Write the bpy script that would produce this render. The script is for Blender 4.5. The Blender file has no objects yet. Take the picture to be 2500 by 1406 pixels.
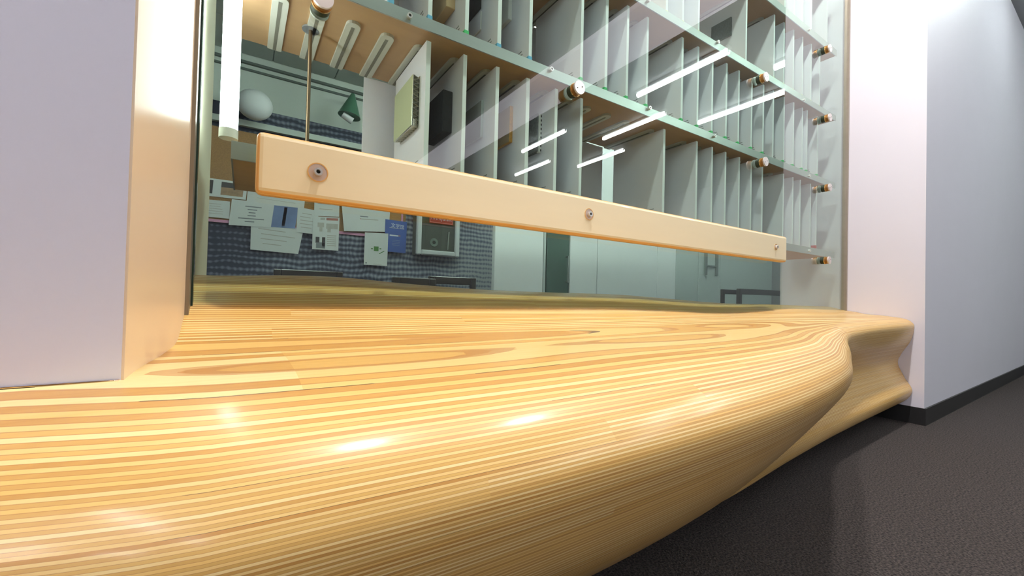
import bpy, bmesh, math, random
from mathutils import Vector, Matrix
random.seed(7)
SC = bpy.context.scene
COL = SC.collection

# ------------------------------------------------------------------ camera
EYE = 0.63                                    # eye height above the carpet
F, CX, CY = 1011.9, 1250.0, 703.0             # focal length and centre, in 2500 x 1406 pixels
YAW, PIT, ROLL = math.radians(33.036), math.radians(0.899), math.radians(1.405)
_f = Vector((math.sin(YAW)*math.cos(PIT), math.cos(YAW)*math.cos(PIT), math.sin(PIT)))
_r = Vector((math.cos(YAW), -math.sin(YAW), 0)); _d = _f.cross(_r)
RIGHT = math.cos(ROLL)*_r - math.sin(ROLL)*_d
DOWN = math.sin(ROLL)*_r + math.cos(ROLL)*_d
CAM = Vector((0, 0, EYE))
cd = bpy.data.cameras.new('camera'); cam = bpy.data.objects.new('camera', cd); COL.objects.link(cam)
cd.sensor_fit = 'HORIZONTAL'; cd.sensor_width = 36.0; cd.lens = F/2500*36.0; cd.clip_start = 0.01; cd.clip_end = 60
M3 = Matrix((RIGHT, -DOWN, -_f)).transposed()
cam.matrix_world = Matrix.Translation(CAM) @ M3.to_4x4()
SC.camera = cam

# ------------------------------------------------------------------ world, exposure
w = bpy.data.worlds.new('world'); SC.world = w; w.use_nodes = True
w.node_tree.nodes['Background'].inputs[0].default_value = (0.9, 0.93, 1, 1)
w.node_tree.nodes['Background'].inputs[1].default_value = 0.02
vs = SC.view_settings
vs.view_transform = 'Standard'; vs.look = 'None'; vs.exposure = 0.6; vs.gamma = 1.0; vs.use_curve_mapping = False
CORRIDOR_TUBE, INNER_TUBE, FILL_TUBE = 34.0, 66.0, 46.0     # emission of the mirrored tubes and of the added, unseen ones
try:
    SC.cycles.use_denoising = True; SC.cycles.use_light_tree = False
    SC.cycles.max_bounces = 5; SC.cycles.diffuse_bounces = 3; SC.cycles.glossy_bounces = 3; SC.cycles.transmission_bounces = 2; SC.cycles.transparent_max_bounces = 12
    SC.cycles.use_adaptive_sampling = True; SC.cycles.adaptive_threshold = 0.025; SC.cycles.caustics_reflective = False; SC.cycles.caustics_refractive = False
    SC.cycles.sample_clamp_indirect = 6
except Exception: pass

# ------------------------------------------------------------------ pixel -> point on a real plane
def ray(px, py): return (_f + RIGHT*((px-CX)/F) + DOWN*((py-CY)/F))
def atY(px, py, Y): d = ray(px, py); return CAM + d*(Y/d.y)
def atX(px, py, X): d = ray(px, py); return CAM + d*(X/d.x)
def XatY(px, py, Y): return atY(px, py, Y).x
def ZatY(px, py, Y): return atY(px, py, Y).z

# ------------------------------------------------------------------ materials
MATS = {}
def mat(name, col, rough=0.5, metal=0.0, noise=0.0, nscale=40, emit=None, coat=0.0, stretch=None, bump=0.0):
    if name in MATS: return MATS[name]
    m = bpy.data.materials.new(name); m.use_nodes = True; MATS[name] = m
    nt = m.node_tree; b = nt.nodes['Principled BSDF']
    b.inputs['Base Color'].default_value = (*col, 1); b.inputs['Roughness'].default_value = rough
    b.inputs['Metallic'].default_value = metal
    if coat: b.inputs['Coat Weight'].default_value = coat; b.inputs['Coat Roughness'].default_value = 0.08
    if emit:
        b.inputs['Emission Color'].default_value = (*emit[0], 1); b.inputs['Emission Strength'].default_value = emit[1]
    if noise or bump:
        tc = nt.nodes.new('ShaderNodeTexCoord'); n = nt.nodes.new('ShaderNodeTexNoise')
        mp = nt.nodes.new('ShaderNodeMapping'); nt.links.new(tc.outputs['Object'], mp.inputs[0])
        if stretch: mp.inputs['Scale'].default_value = stretch
        n.inputs['Scale'].default_value = nscale; n.inputs['Detail'].default_value = 4
        nt.links.new(mp.outputs[0], n.inputs['Vector'])
        if noise:
            mx = nt.nodes.new('ShaderNodeMix'); mx.data_type = 'RGBA'
            mx.inputs[6].default_value = (*[c*(1-noise) for c in col], 1)
            mx.inputs[7].default_value = (*[min(1, c*(1+noise)) for c in col], 1)
            nt.links.new(n.outputs['Fac'], mx.inputs[0]); nt.links.new(mx.outputs[2], b.inputs['Base Color'])
        if bump:
            bp = nt.nodes.new('ShaderNodeBump'); bp.inputs['Strength'].default_value = bump; bp.inputs['Distance'].default_value = 0.002
            nt.links.new(n.outputs['Fac'], bp.inputs['Height']); nt.links.new(bp.outputs[0], b.inputs['Normal'])
    return m

def N(nt, t, **kw):
    n = nt.nodes.new(t)
    for k, v in kw.items(): setattr(n, k, v)
    return n
def mth(nt, op, a, b=None, c=None):
    n = N(nt, 'ShaderNodeMath', operation=op)
    for i, v in enumerate((a, b, c)):
        if v is None: continue
        if isinstance(v, (int, float)): n.inputs[i].default_value = v
        else: nt.links.new(v, n.inputs[i])
    return n.outputs[0]

PLY = 0.0018; SHEET = 0.018
def plywood_laminate():
    """stacked plywood: colour bands follow the height, so a carved surface shows them like contour lines"""
    m = bpy.data.materials.new('carved_plywood'); m.use_nodes = True; nt = m.node_tree; L = nt.links.new
    b = nt.nodes['Principled BSDF']
    g = N(nt, 'ShaderNodeTexCoord'); sep = N(nt, 'ShaderNodeSeparateXYZ'); L(g.outputs['Object'], sep.inputs[0])
    x, y, z = sep.outputs
    wob = N(nt, 'ShaderNodeTexNoise'); mp = N(nt, 'ShaderNodeMapping'); mp.inputs['Scale'].default_value = (1.1, 2.2, 0.4)
    L(g.outputs['Object'], mp.inputs[0]); L(mp.outputs[0], wob.inputs['Vector']); wob.inputs['Scale'].default_value = 1.6; wob.inputs['Detail'].default_value = 2
    zz = mth(nt, 'ADD', z, mth(nt, 'MULTIPLY', mth(nt, 'SUBTRACT', wob.outputs['Fac'], 0.5), 0.0008))
    sheet = mth(nt, 'FLOOR', mth(nt, 'DIVIDE', zz, SHEET))
    sx = N(nt, 'ShaderNodeTexWhiteNoise', noise_dimensions='1D'); L(sheet, sx.inputs['W'])
    seg = mth(nt, 'FLOOR', mth(nt, 'ADD', mth(nt, 'DIVIDE', x, 1.22), mth(nt, 'MULTIPLY', sx.outputs['Value'], 3.0)))
    segr = N(nt, 'ShaderNodeTexWhiteNoise', noise_dimensions='2D'); cb = N(nt, 'ShaderNodeCombineXYZ'); L(sheet, cb.inputs[0]); L(seg, cb.inputs[1]); L(cb.outputs[0], segr.inputs['Vector'])
    zp = mth(nt, 'DIVIDE', zz, PLY)
    ply = mth(nt, 'FLOOR', zp); fr = mth(nt, 'FRACT', zp)
    par = mth(nt, 'FLOORED_MODULO', ply, 2.0)
    rn = N(nt, 'ShaderNodeTexWhiteNoise', noise_dimensions='2D'); cb2 = N(nt, 'ShaderNodeCombineXYZ'); L(ply, cb2.inputs[0]); L(seg, cb2.inputs[1]); L(cb2.outputs[0], rn.inputs['Vector'])
    gr = N(nt, 'ShaderNodeTexNoise'); mg = N(nt, 'ShaderNodeMapping'); mg.inputs['Scale'].default_value = (3, 70, 25)
    L(g.outputs['Object'], mg.inputs[0]); L(mg.outputs[0], gr.inputs['Vector']); gr.inputs['Scale'].default_value = 2.2; gr.inputs['Detail'].default_value = 5
    fac = mth(nt, 'ADD', mth(nt, 'MULTIPLY', par, 0.50), mth(nt, 'MULTIPLY', rn.outputs['Value'], 0.36))
    fac = mth(nt, 'ADD', fac, mth(nt, 'MULTIPLY', gr.outputs['Fac'], 0.26))
    rp = N(nt, 'ShaderNodeValToRGB'); e = rp.color_ramp.elements
    e[0].position = 0.05; e[0].color = (0.94, 0.74, 0.36, 1); e[1].position = 0.98; e[1].color = (0.58, 0.285, 0.065, 1)
    k = rp.color_ramp.elements.new(0.5); k.color = (0.82, 0.515, 0.15, 1)
    L(fac, rp.inputs[0])
    # thin reddish glue line at each ply edge, near-black one between sheets where the joint opened
    ed = mth(nt, 'LESS_THAN', mth(nt, 'MINIMUM', fr, mth(nt, 'SUBTRACT', 1.0, fr)), 0.075)
    mx = N(nt, 'ShaderNodeMix', data_type='RGBA'); L(mth(nt, 'MULTIPLY', ed, 0.6), mx.inputs[0]); L(rp.outputs[0], mx.inputs[6]); mx.inputs[7].default_value = (0.46, 0.18, 0.045, 1)
    fs = mth(nt, 'FRACT', mth(nt, 'DIVIDE', zz, SHEET))
    gap = N(nt, 'ShaderNodeTexNoise'); mq = N(nt, 'ShaderNodeMapping'); mq.inputs['Scale'].default_value = (2.3, 0.2, 55)
    L(g.outputs['Object'], mq.inputs[0]); L(mq.outputs[0], gap.inputs['Vector']); gap.inputs['Scale'].default_value = 1.0
    gl = mth(nt, 'MULTIPLY', mth(nt, 'LESS_THAN', fs, 0.010), mth(nt, 'GREATER_THAN', gap.outputs['Fac'], 0.56))
    mx2 = N(nt, 'ShaderNodeMix', data_type='RGBA'); L(mth(nt, 'MULTIPLY', gl, 0.9), mx2.inputs[0]); L(mx.outputs[2], mx2.inputs[6]); mx2.inputs[7].default_value = (0.09, 0.05, 0.025, 1)
    L(mx2.outputs[2], b.inputs['Base Color'])
    b.inputs['Roughness'].default_value = 0.42; b.inputs['Coat Weight'].default_value = 0.3; b.inputs['Coat Roughness'].default_value = 0.16
    bn = N(nt, 'ShaderNodeBump'); bn.inputs['Strength'].default_value = 0.10; bn.inputs['Distance'].default_value = 0.001; L(gr.outputs['Fac'], bn.inputs['Height']); L(bn.outputs[0], b.inputs['Normal'])
    return m

def glass_pane(name, tint, ior=1.75):
    m = bpy.data.materials.new(name); m.use_nodes = True; nt = m.node_tree; nt.nodes.clear(); L = nt.links.new
    out = N(nt, 'ShaderNodeOutputMaterial'); mix = N(nt, 'ShaderNodeMixShader'); tr = N(nt, 'ShaderNodeBsdfTransparent'); gl = N(nt, 'ShaderNodeBsdfGlossy')
    tr.inputs[0].default_value = (*[math.sqrt(c) for c in tint], 1); gl.inputs['Roughness'].default_value = 0.0; gl.inputs[0].default_value = (1, 1, 1, 1)
    fr = N(nt, 'ShaderNodeFresnel'); fr.inputs[0].default_value = ior; geo = N(nt, 'ShaderNodeNewGeometry')
    L(mth(nt, 'MULTIPLY', fr.outputs[0], mth(nt, 'SUBTRACT', 1.0, geo.outputs['Backfacing'])), mix.inputs[0])
    L(tr.outputs[0], mix.inputs[1]); L(gl.outputs[0], mix.inputs[2]); L(mix.outputs[0], out.inputs[0])
    return m

def carpet_mat():
    m = bpy.data.materials.new('carpet_loops'); m.use_nodes = True; nt = m.node_tree; L = nt.links.new; b = nt.nodes['Principled BSDF']
    tc = N(nt, 'ShaderNodeTexCoord'); v = N(nt, 'ShaderNodeTexVoronoi'); v.inputs['Scale'].default_value = 260; L(tc.outputs['Object'], v.inputs['Vector'])
    n = N(nt, 'ShaderNodeTexNoise'); n.inputs['Scale'].default_value = 190; n.inputs['Detail'].default_value = 4; L(tc.outputs['Object'], n.inputs['Vector'])
    rp = N(nt, 'ShaderNodeValToRGB'); e = rp.color_ramp.elements; e[0].position = 0.36; e[0].color = (0.010, 0.008, 0.008, 1); e[1].position = 0.66; e[1].color = (0.095, 0.075, 0.067, 1)
    L(n.outputs['Fac'], rp.inputs[0]); L(rp.outputs[0], b.inputs['Base Color']); b.inputs['Roughness'].default_value = 0.95
    bp = N(nt, 'ShaderNodeBump'); bp.inputs['Strength'].default_value = 0.9; bp.inputs['Distance'].default_value = 0.004; L(v.outputs['Distance'], bp.inputs['Height']); L(bp.outputs[0], b.inputs['Normal'])
    return m

def woven_mat():
    """photographic print of a woven basket: wavy weft rows crossed by short dark gaps, dark folds"""
    m = bpy.data.materials.new('woven_print'); m.use_nodes = True; nt = m.node_tree; L = nt.links.new; b = nt.nodes['Principled BSDF']
    tc = N(nt, 'ShaderNodeTexCoord')
    big = N(nt, 'ShaderNodeTexNoise'); big.inputs['Scale'].default_value = 0.9; big.inputs['Detail'].default_value = 1.5; L(tc.outputs['Object'], big.inputs['Vector'])
    w1 = N(nt, 'ShaderNodeTexWave', bands_direction='Z'); w1.inputs['Scale'].default_value = 5.2; w1.inputs['Distortion'].default_value = 5.0; w1.inputs['Detail Scale'].default_value = 0.6; L(tc.outputs['Object'], w1.inputs['Vector'])
    w2 = N(nt, 'ShaderNodeTexWave', bands_direction='X'); w2.inputs['Scale'].default_value = 6.5; w2.inputs['Distortion'].default_value = 6; L(tc.outputs['Object'], w2.inputs['Vector'])
    s = mth(nt, 'ADD', mth(nt, 'MULTIPLY', w1.outputs['Fac'], 0.55), mth(nt, 'MULTIPLY', w2.outputs['Fac'], 0.24))
    sp = N(nt, 'ShaderNodeSeparateXYZ'); L(tc.outputs['Object'], sp.inputs[0])
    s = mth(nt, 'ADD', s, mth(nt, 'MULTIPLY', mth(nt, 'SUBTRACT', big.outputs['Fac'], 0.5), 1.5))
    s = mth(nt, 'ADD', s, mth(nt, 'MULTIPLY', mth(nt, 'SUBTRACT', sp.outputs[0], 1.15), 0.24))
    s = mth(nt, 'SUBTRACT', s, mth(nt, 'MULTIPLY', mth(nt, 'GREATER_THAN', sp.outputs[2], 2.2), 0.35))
    rp = N(nt, 'ShaderNodeValToRGB'); e = rp.color_ramp.elements; e[0].position = 0.12; e[0].color = (0.008, 0.012, 0.035, 1); e[1].position = 1.0; e[1].color = (0.40, 0.42, 0.44, 1)
    k = e.new(0.5); k.color = (0.12, 0.14, 0.20, 1)
    L(s, rp.inputs[0]); L(rp.outputs[0], b.inputs['Base Color']); b.inputs['Roughness'].default_value = 0.6
    return m

WOOD = plywood_laminate()
GLASS = glass_pane('float_glass', (0.77, 0.895, 0.825))
CARPET = carpet_mat(); WOVEN = woven_mat()
PAINT_L = mat('lilac_white_paint', (0.72, 0.70, 0.80), 0.55, noise=0.02, nscale=3)
PAINT_R = mat('white_paint', (0.80, 0.78, 0.86), 0.5, noise=0.02, nscale=3)
BEIGE = mat('beige_satin_paint', (0.79, 0.62, 0.44), 0.32, noise=0.05, nscale=4)
CEIL = mat('grey_ceiling_paint', (0.34, 0.35, 0.36), 0.7, noise=0.03, nscale=4)
CEILW = mat('glowing_ceiling_panel', (0.86, 0.85, 0.88), 0.6, noise=0.02, nscale=4, emit=((0.95, 0.92, 1.0), 1.3))  # white ceiling panel; its glow is added to strengthen the mirrored pale band
MINT = mat('pale_wall_paint', (0.68, 0.74, 0.68), 0.6, noise=0.03, nscale=3)
DARKRUB = mat('black_vinyl_skirting', (0.018, 0.018, 0.018), 0.45, noise=0.15, nscale=20)
ALU = mat('brushed_aluminium', (0.58, 0.58, 0.57), 0.38, metal=0.85, noise=0.06, nscale=60, stretch=(0.3, 8, 8))
STEEL = mat('polished_steel', (0.88, 0.86, 0.84), 0.30, metal=0.75, noise=0.03)
WARMST = mat('brushed_steel_cap', (0.83, 0.76, 0.74), 0.42, metal=0.7, noise=0.03)
BRASS = mat('brass_ring', (0.80, 0.50, 0.20), 0.22, metal=0.9, noise=0.04)
BLACK = mat('black_rubber', (0.015, 0.015, 0.014), 0.5, noise=0.1)
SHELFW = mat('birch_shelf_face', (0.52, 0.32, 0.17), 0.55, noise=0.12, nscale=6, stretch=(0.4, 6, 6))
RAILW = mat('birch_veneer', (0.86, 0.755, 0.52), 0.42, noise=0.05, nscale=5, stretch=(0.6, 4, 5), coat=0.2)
def rail_edge():
    m = bpy.data.materials.new('plywood_edge'); m.use_nodes = True; nt = m.node_tree; L = nt.links.new; b = nt.nodes['Principled BSDF']
    tc = N(nt, 'ShaderNodeTexCoord'); sp = N(nt, 'ShaderNodeSeparateXYZ'); L(tc.outputs['Object'], sp.inputs[0])
    f = mth(nt, 'FRACT', mth(nt, 'DIVIDE', sp.outputs[1], 0.008)); n = N(nt, 'ShaderNodeTexNoise'); n.inputs['Scale'].default_value = 12; L(tc.outputs['Object'], n.inputs['Vector'])
    rp = N(nt, 'ShaderNodeValToRGB'); e = rp.color_ramp.elements; e[0].position = 0.35; e[0].color = (0.84, 0.60, 0.29, 1); e[1].position = 0.6; e[1].color = (0.70, 0.40, 0.14, 1)
    L(mth(nt, 'ADD', mth(nt, 'MULTIPLY', f, 0.8), mth(nt, 'MULTIPLY', n.outputs['Fac'], 0.25)), rp.inputs[0]); L(rp.outputs[0], b.inputs['Base Color']); b.inputs['Roughness'].default_value = 0.4
    return m
RAILE = rail_edge()
BOARD = mat('grey_white_laminate', (0.86, 0.84, 0.92), 0.4, noise=0.03, nscale=4)
BOARDE = mat('white_board_edge', (0.95, 0.96, 0.98), 0.4, noise=0.02, nscale=8)
TRACK = mat('grey_plastic_track', (0.62, 0.62, 0.56), 0.5, noise=0.03)
GROOVE = mat('dark_groove', (0.20, 0.19, 0.16), 0.7, noise=0.05)
TUBE = mat('fluorescent_tube', (1, 1, 1), 0.4, emit=((0.90, 1.0, 0.97), CORRIDOR_TUBE))
TUBE_S = mat('fill_tube_side', (1, 1, 1), 0.4, emit=((0.98, 0.96, 1.0), FILL_TUBE))
TUBE_I = mat('added_tube_room', (1, 1, 1), 0.4, emit=((0.92, 1.0, 0.96), INNER_TUBE))
TUBE_V = mat('vertical_lamp_tube', (1, 1, 1), 0.4, emit=((0.93, 0.95, 1.0), 14.0))
FIX = mat('white_lamp_housing', (0.85, 0.85, 0.85), 0.4, noise=0.02)
PAPER = mat('white_paper', (0.76, 0.78, 0.76), 0.7, noise=0.03, nscale=8)
INK = mat('grey_print', (0.22, 0.24, 0.25), 0.7, noise=0.1)
CORK = mat('cork', (0.36, 0.19, 0.07), 0.8, noise=0.35, nscale=90)
PINK = mat('pink_strip', (0.72, 0.33, 0.50), 0.6, noise=0.05)
CHAIRM = mat('dark_stained_wood', (0.020, 0.016, 0.014), 0.35, noise=0.3, nscale=12)
DOORW = mat('white_door_laminate', (0.80, 0.84, 0.84), 0.4, noise=0.02, nscale=2)
DOORG = mat('grey_door_laminate', (0.47, 0.53, 0.51), 0.45, noise=0.02, nscale=2)
DOORD = mat('dark_green_door', (0.045, 0.085, 0.065), 0.25, noise=0.1, nscale=3)
DIM = mat('grey_handle', (0.22, 0.25, 0.24), 0.4, metal=0.4, noise=0.05)

# ------------------------------------------------------------------ object helpers
OFF = {}
def props(o, label=None, cat=None, group=None, kind=None):
    if label: o['label'] = label
    if cat: o['category'] = cat
    if group: o['group'] = group
    if kind: o['kind'] = kind
    return o
def thing(name, loc, label, cat, group=None):
    o = bpy.data.objects.new(name, None); COL.objects.link(o); o.location = loc; o.empty_display_size = 0.05
    OFF[o.name] = Vector(loc); return props(o, label, cat, group)
def obj(name, verts, faces, mats, parent=None, midx=None, smooth=False, normals=None):
    me = bpy.data.meshes.new(name); off = OFF.get(parent.name, Vector((0, 0, 0))) if parent else Vector((0, 0, 0))
    me.from_pydata([Vector(v)-off for v in verts], [], faces); me.validate()
    for m in (mats if isinstance(mats, (list, tuple)) else [mats]): me.materials.append(m)
    if midx:
        for p, i in zip(me.polygons, midx): p.material_index = i
    if smooth:
        for p in me.polygons: p.use_smooth = True
    if normals: me.normals_split_custom_set_from_vertices(normals)
    o = bpy.data.objects.new(name, me); COL.objects.link(o)
    if parent: o.parent = parent; OFF[o.name] = off
    return o
def from_bm(name, bm, mats, parent=None, smooth=False):
    bm.normal_update(); vs = [v.co.copy() for v in bm.verts]; bm.verts.index_update()
    fs = [[v.index for v in f.verts] for f in bm.faces]; mi = [f.material_index for f in bm.faces]
    o = obj(name, vs, fs, mats, parent, mi, smooth); bm.free(); return o
def bm_box(bm, a, b):
    c = [bm.verts.new((x, y, z)) for x in (a[0], b[0]) for y in (a[1], b[1]) for z in (a[2], b[2])]
    for q in ((0, 1, 3, 2), (4, 6, 7, 5), (0, 4, 5, 1), (2, 3, 7, 6), (0, 2, 6, 4), (1, 5, 7, 3)): bm.faces.new([c[i] for i in q])
    return c
def box(name, a, b, m, parent=None, bev=0.0, seg=2):
    bm = bmesh.new(); bm_box(bm, a, b)
    if bev: bmesh.ops.bevel(bm, geom=bm.edges[:], offset=bev, segments=seg, affect='EDGES', profile=0.6)
    return from_bm(name, bm, m, parent, smooth=False)
def struct(name, a, b, m, label, cat, bev=0.0):
    return props(box(name, a, b, m, None, bev), label, cat, None, 'structure')
def cyl(name, p0, p1, r0, m, parent=None, r1=None, n=24, smooth=True, caps=True):
    p0, p1 = Vector(p0), Vector(p1); ax = (p1-p0).normalized(); u = ax.orthogonal().normalized(); v = ax.cross(u); r1 = r0 if r1 is None else r1
    bm = bmesh.new(); A = []; B = []
    for i in range(n):
        t = 2*math.pi*i/n; d = u*math.cos(t)+v*math.sin(t); A.append(bm.verts.new(p0+d*r0)); B.append(bm.verts.new(p1+d*r1))
    for i in range(n): bm.faces.new((A[i], A[(i+1) % n], B[(i+1) % n], B[i]))
    if caps:
        a2 = [bm.verts.new(q.co) for q in A]; b2 = [bm.verts.new(q.co) for q in B]
        bm.faces.new(a2[::-1]); bm.faces.new(b2)
    o = from_bm(name, bm, m, parent, smooth)
    return o
def tube(name, p0, p1, ro, ri, m, parent=None, n=28):
    """a ring or sleeve with a real hole, axis p0-p1"""
    p0, p1 = Vector(p0), Vector(p1); ax = (p1-p0).normalized(); u = ax.orthogonal().normalized(); v = ax.cross(u); bm = bmesh.new(); R = []
    for p, r in ((p0, ro), (p1, ro), (p1, ri), (p0, ri)):
        R.append([bm.verts.new(p+(u*math.cos(2*math.pi*i/n)+v*math.sin(2*math.pi*i/n))*r) for i in range(n)])
    for k in range(4):
        a, b = R[k], R[(k+1) % 4]
        for i in range(n): bm.faces.new((a[i], a[(i+1) % n], b[(i+1) % n], b[i]))
    return from_bm(name, bm, m, parent)
def text_mesh(name, s, p, height, m, parent, slant=0.0):
    """flat lettering facing -Y with its lower left corner at p"""
    c = bpy.data.curves.new('t', 'FONT'); c.body = s; c.size = 1.0; c.extrude = 0.0; t = bpy.data.objects.new('t', c); COL.objects.link(t)
    dg = bpy.context.evaluated_depsgraph_get(); me = t.evaluated_get(dg).to_mesh(); h = max((v.co.y for v in me.vertices), default=1) or 1; k = height/h
    vsx = [(p[0]+v.co.x*k, p[1], p[2]+v.co.y*k+v.co.x*k*slant) for v in me.vertices]; fs = [list(q.vertices) for q in me.polygons]
    bpy.data.objects.remove(t); o = obj(name, vsx, fs, m, parent); wdt = max((v[0] for v in vsx), default=p[0])-p[0]; return o, wdt

# ------------------------------------------------------------------ setting: walls, floor, ceilings
XL, XR = -0.0865, 3.0            # jambs of the opening
YG = 0.985                     # glass
YWL, YWR = 0.50, 0.64          # room-side faces of the left wall and of the right pier
YI = 1.34                      # far faces of the wall
HC, HI = EYE+2.6, 3.0          # ceilings of the corridor and of the room behind the glass
XA, XB, YA, YB = -4.0, 9.0, -6.2, 5.0
struct('floor', (XA, YA, -0.08), (XB, YB, 0), CARPET, 'dark brown-grey loop pile carpet in front of the wooden bench', 'carpet')
struct('wall_left', (XA, YWL, 0), (XL-0.002, 1.46, HC), PAINT_L, 'lilac white painted wall face left of the glazed opening', 'wall')
struct('trim_1', (XL-0.002, YWL+0.0005, 0), (XL, YG-0.035, HC), BEIGE, 'beige painted reveal on the left side of the opening', 'reveal')
struct('trim_2', (XL-0.002, YG+0.02, 0), (XL, 1.46, HC), mat('olive_inner_reveal', (0.50, 0.50, 0.38), 0.5, noise=0.04, nscale=4), 'olive grey reveal behind the left edge of the glass', 'reveal')
struct('wall_right', (XR, YWR, 0), (XB, YI, HC), PAINT_R, 'white painted pier standing right of the bench and glass', 'wall')
bb = bmesh.new()
bm_box(bb, (XR-0.008, YWR-0.008, 0), (XB, YWR, 0.088)); bm_box(bb, (XR-0.008, YWR, 0), (XR, YI, 0.088))
props(from_bm('baseboard_right', bb, DARKRUB), 'black skirting round the foot of the white pier', 'skirting', None, 'structure')
struct('wall_header', (XL, YG-0.03, 2.95), (XR, YI, HC), PAINT_R, 'white wall band above the tall glazed opening', 'wall')
struct('ceiling', (XA, YA, HC), (XB, YWL+0.5, HC+0.06), CEIL, 'grey corridor ceiling carrying the fluorescent tubes, seen mirrored in the glass', 'ceiling')
struct('trim_3', (2.84, YA, HC-0.05), (3.46, YWR-0.01, HC), CEILW, 'white strip along the corridor ceiling with an added glow, mirrored as a pale band', 'ceiling light')
struct('wall_corridor', (XA, YA-0.06, 0), (XB, YA, HC), mat('corridor_grey_paint', (0.46, 0.46, 0.48), 0.6, noise=0.02, nscale=3), 'grey wall on the far side of the corridor', 'wall')
struct('wall_corridor_end', (XA-0.06, YA, 0), (XA, YB, HC), PAINT_L, 'white wall closing the corridor on the left', 'wall')
struct('wall_corridor_far', (XB, YA, 0), (XB+0.06, YB, HC), mat('corridor_grey_paint', (0.46, 0.46, 0.48), 0.6, noise=0.02, nscale=3), 'grey wall closing the corridor on the right', 'wall')
struct('wall_back', (XA, YB, 0), (XB, YB+0.06, HC), MINT, 'pale wall at the back of the room behind the glass', 'wall')
# room ceiling of square tiles
struct('ceiling_room', (XA, YI, HI+0.012), (XB, YB, HI+0.06), mat('ceiling_joint', (0.18, 0.22, 0.19), 0.8, noise=0.1), 'tiled ceiling of the room behind the glass', 'ceiling')
croom = bpy.data.objects['ceiling_room']
tile_me = None
for i in range(22):
    for j in range(6):
        x0, y0 = XA+0.6*i+0.004, 1.4+0.6*j+0.004
        if x0+0.59 > XB: continue
        if tile_me is None:
            t = box('ceiling_tile', (0, 0, 0), (0.59, 0.59, 0.02), MINT, None, 0.003, 1); tile_me = t.data
        else:
            t = bpy.data.objects.new('ceiling_tile', tile_me); COL.objects.link(t)
        t.parent = croom; t.location = (x0, y0, HI)
for k, (za, zb, dy) in enumerate(((2.90, 2.925, 0.03), (2.835, 2.855, 0.02))):
    struct('trim_%d' % (4+k), (XA, YB-dy, za), (XB, YB, zb), mat('dark_moulding', (0.10, 0.13, 0.11), 0.5, noise=0.1), ('upper' if k == 0 else 'lower')+' thin dark moulding high on the back wall', 'moulding')

# ------------------------------------------------------------------ glass and its edge channel
def zsurf(X): return 0
gb = box('window_1', (XL+0.004, YG, EYE-0.075), (XR-0.003, YG+0.010, 2.95), GLASS)
props(gb, 'large greenish sheet of float glass standing on the bench', 'glass', None, 'structure')
box('edge_channel', (XL-0.002, YG-0.035, EYE-0.1), (XL+0.006, YG+0.02, 2.95), mat('taupe_channel', (0.26, 0.22, 0.17), 0.3, metal=0.4, noise=0.1), gb)
OFF[gb.name] = Vector((0, 0, 0))
box('edge_seal', (XL+0.006, YG-0.004, EYE-0.06), (XL+0.009, YG+0.014, 2.95), mat('dark_green_seal', (0.015, 0.04, 0.03), 0.15, noise=0.3, nscale=30), gb)
box('edge_channel', (XR-0.016, YG-0.012, EYE-0.06), (XR, YG+0.016, 2.95), mat('bronze_channel', (0.36, 0.31, 0.25), 0.35, metal=0.3, noise=0.1), gb)

# ------------------------------------------------------------------ the carved bench
def interp(keys, x):
    """Catmull-Rom through (x, value) keys"""
    n = len(keys)
    if x <= keys[0][0]: return keys[0][1]
    if x >= keys[-1][0]: return keys[-1][1]
    for i in range(n-1):
        if keys[i][0] <= x <= keys[i+1][0]: break
    x0, x1 = keys[i][0], keys[i+1][0]; y0, y1 = keys[i][1], keys[i+1][1]; h = x1-x0; t = (x-x0)/h
    m0 = (keys[i+1][1]-keys[i-1][1])/(keys[i+1][0]-keys[i-1][0]) if i > 0 else (y1-y0)/h
    m1 = (keys[i+2][1]-keys[i][1])/(keys[i+2][0]-keys[i][0]) if i < n-2 else (y1-y0)/h
    return (2*t**3-3*t*t+1)*y0+(t**3-2*t*t+t)*h*m0+(-2*t**3+3*t*t)*y1+(t**3-t*t)*h*m1
CREST = [(-0.9, .0265), (-.062, .0265), (.09, .0334), (.217, .0339), (.399, .0231), (.67, .0127), (.921, .0106), (1.23, .0105), (1.375, .0062), (1.626, -.0041), (1.786, -.0114), (2.006, -.0187), (2.551, -.0253), (3.0, -.030)]
CONT = [(-0.9, -.0327), (-.077, -.0327), (.158, -.0344), (.575, -.0364), (1.055, -.0373), (1.179, -.0409), (1.389, -.0467), (1.634, -.0556), (1.856, -.0544), (2.11, -.0442), (2.274, -.0375), (2.955, -.0442)]
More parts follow.
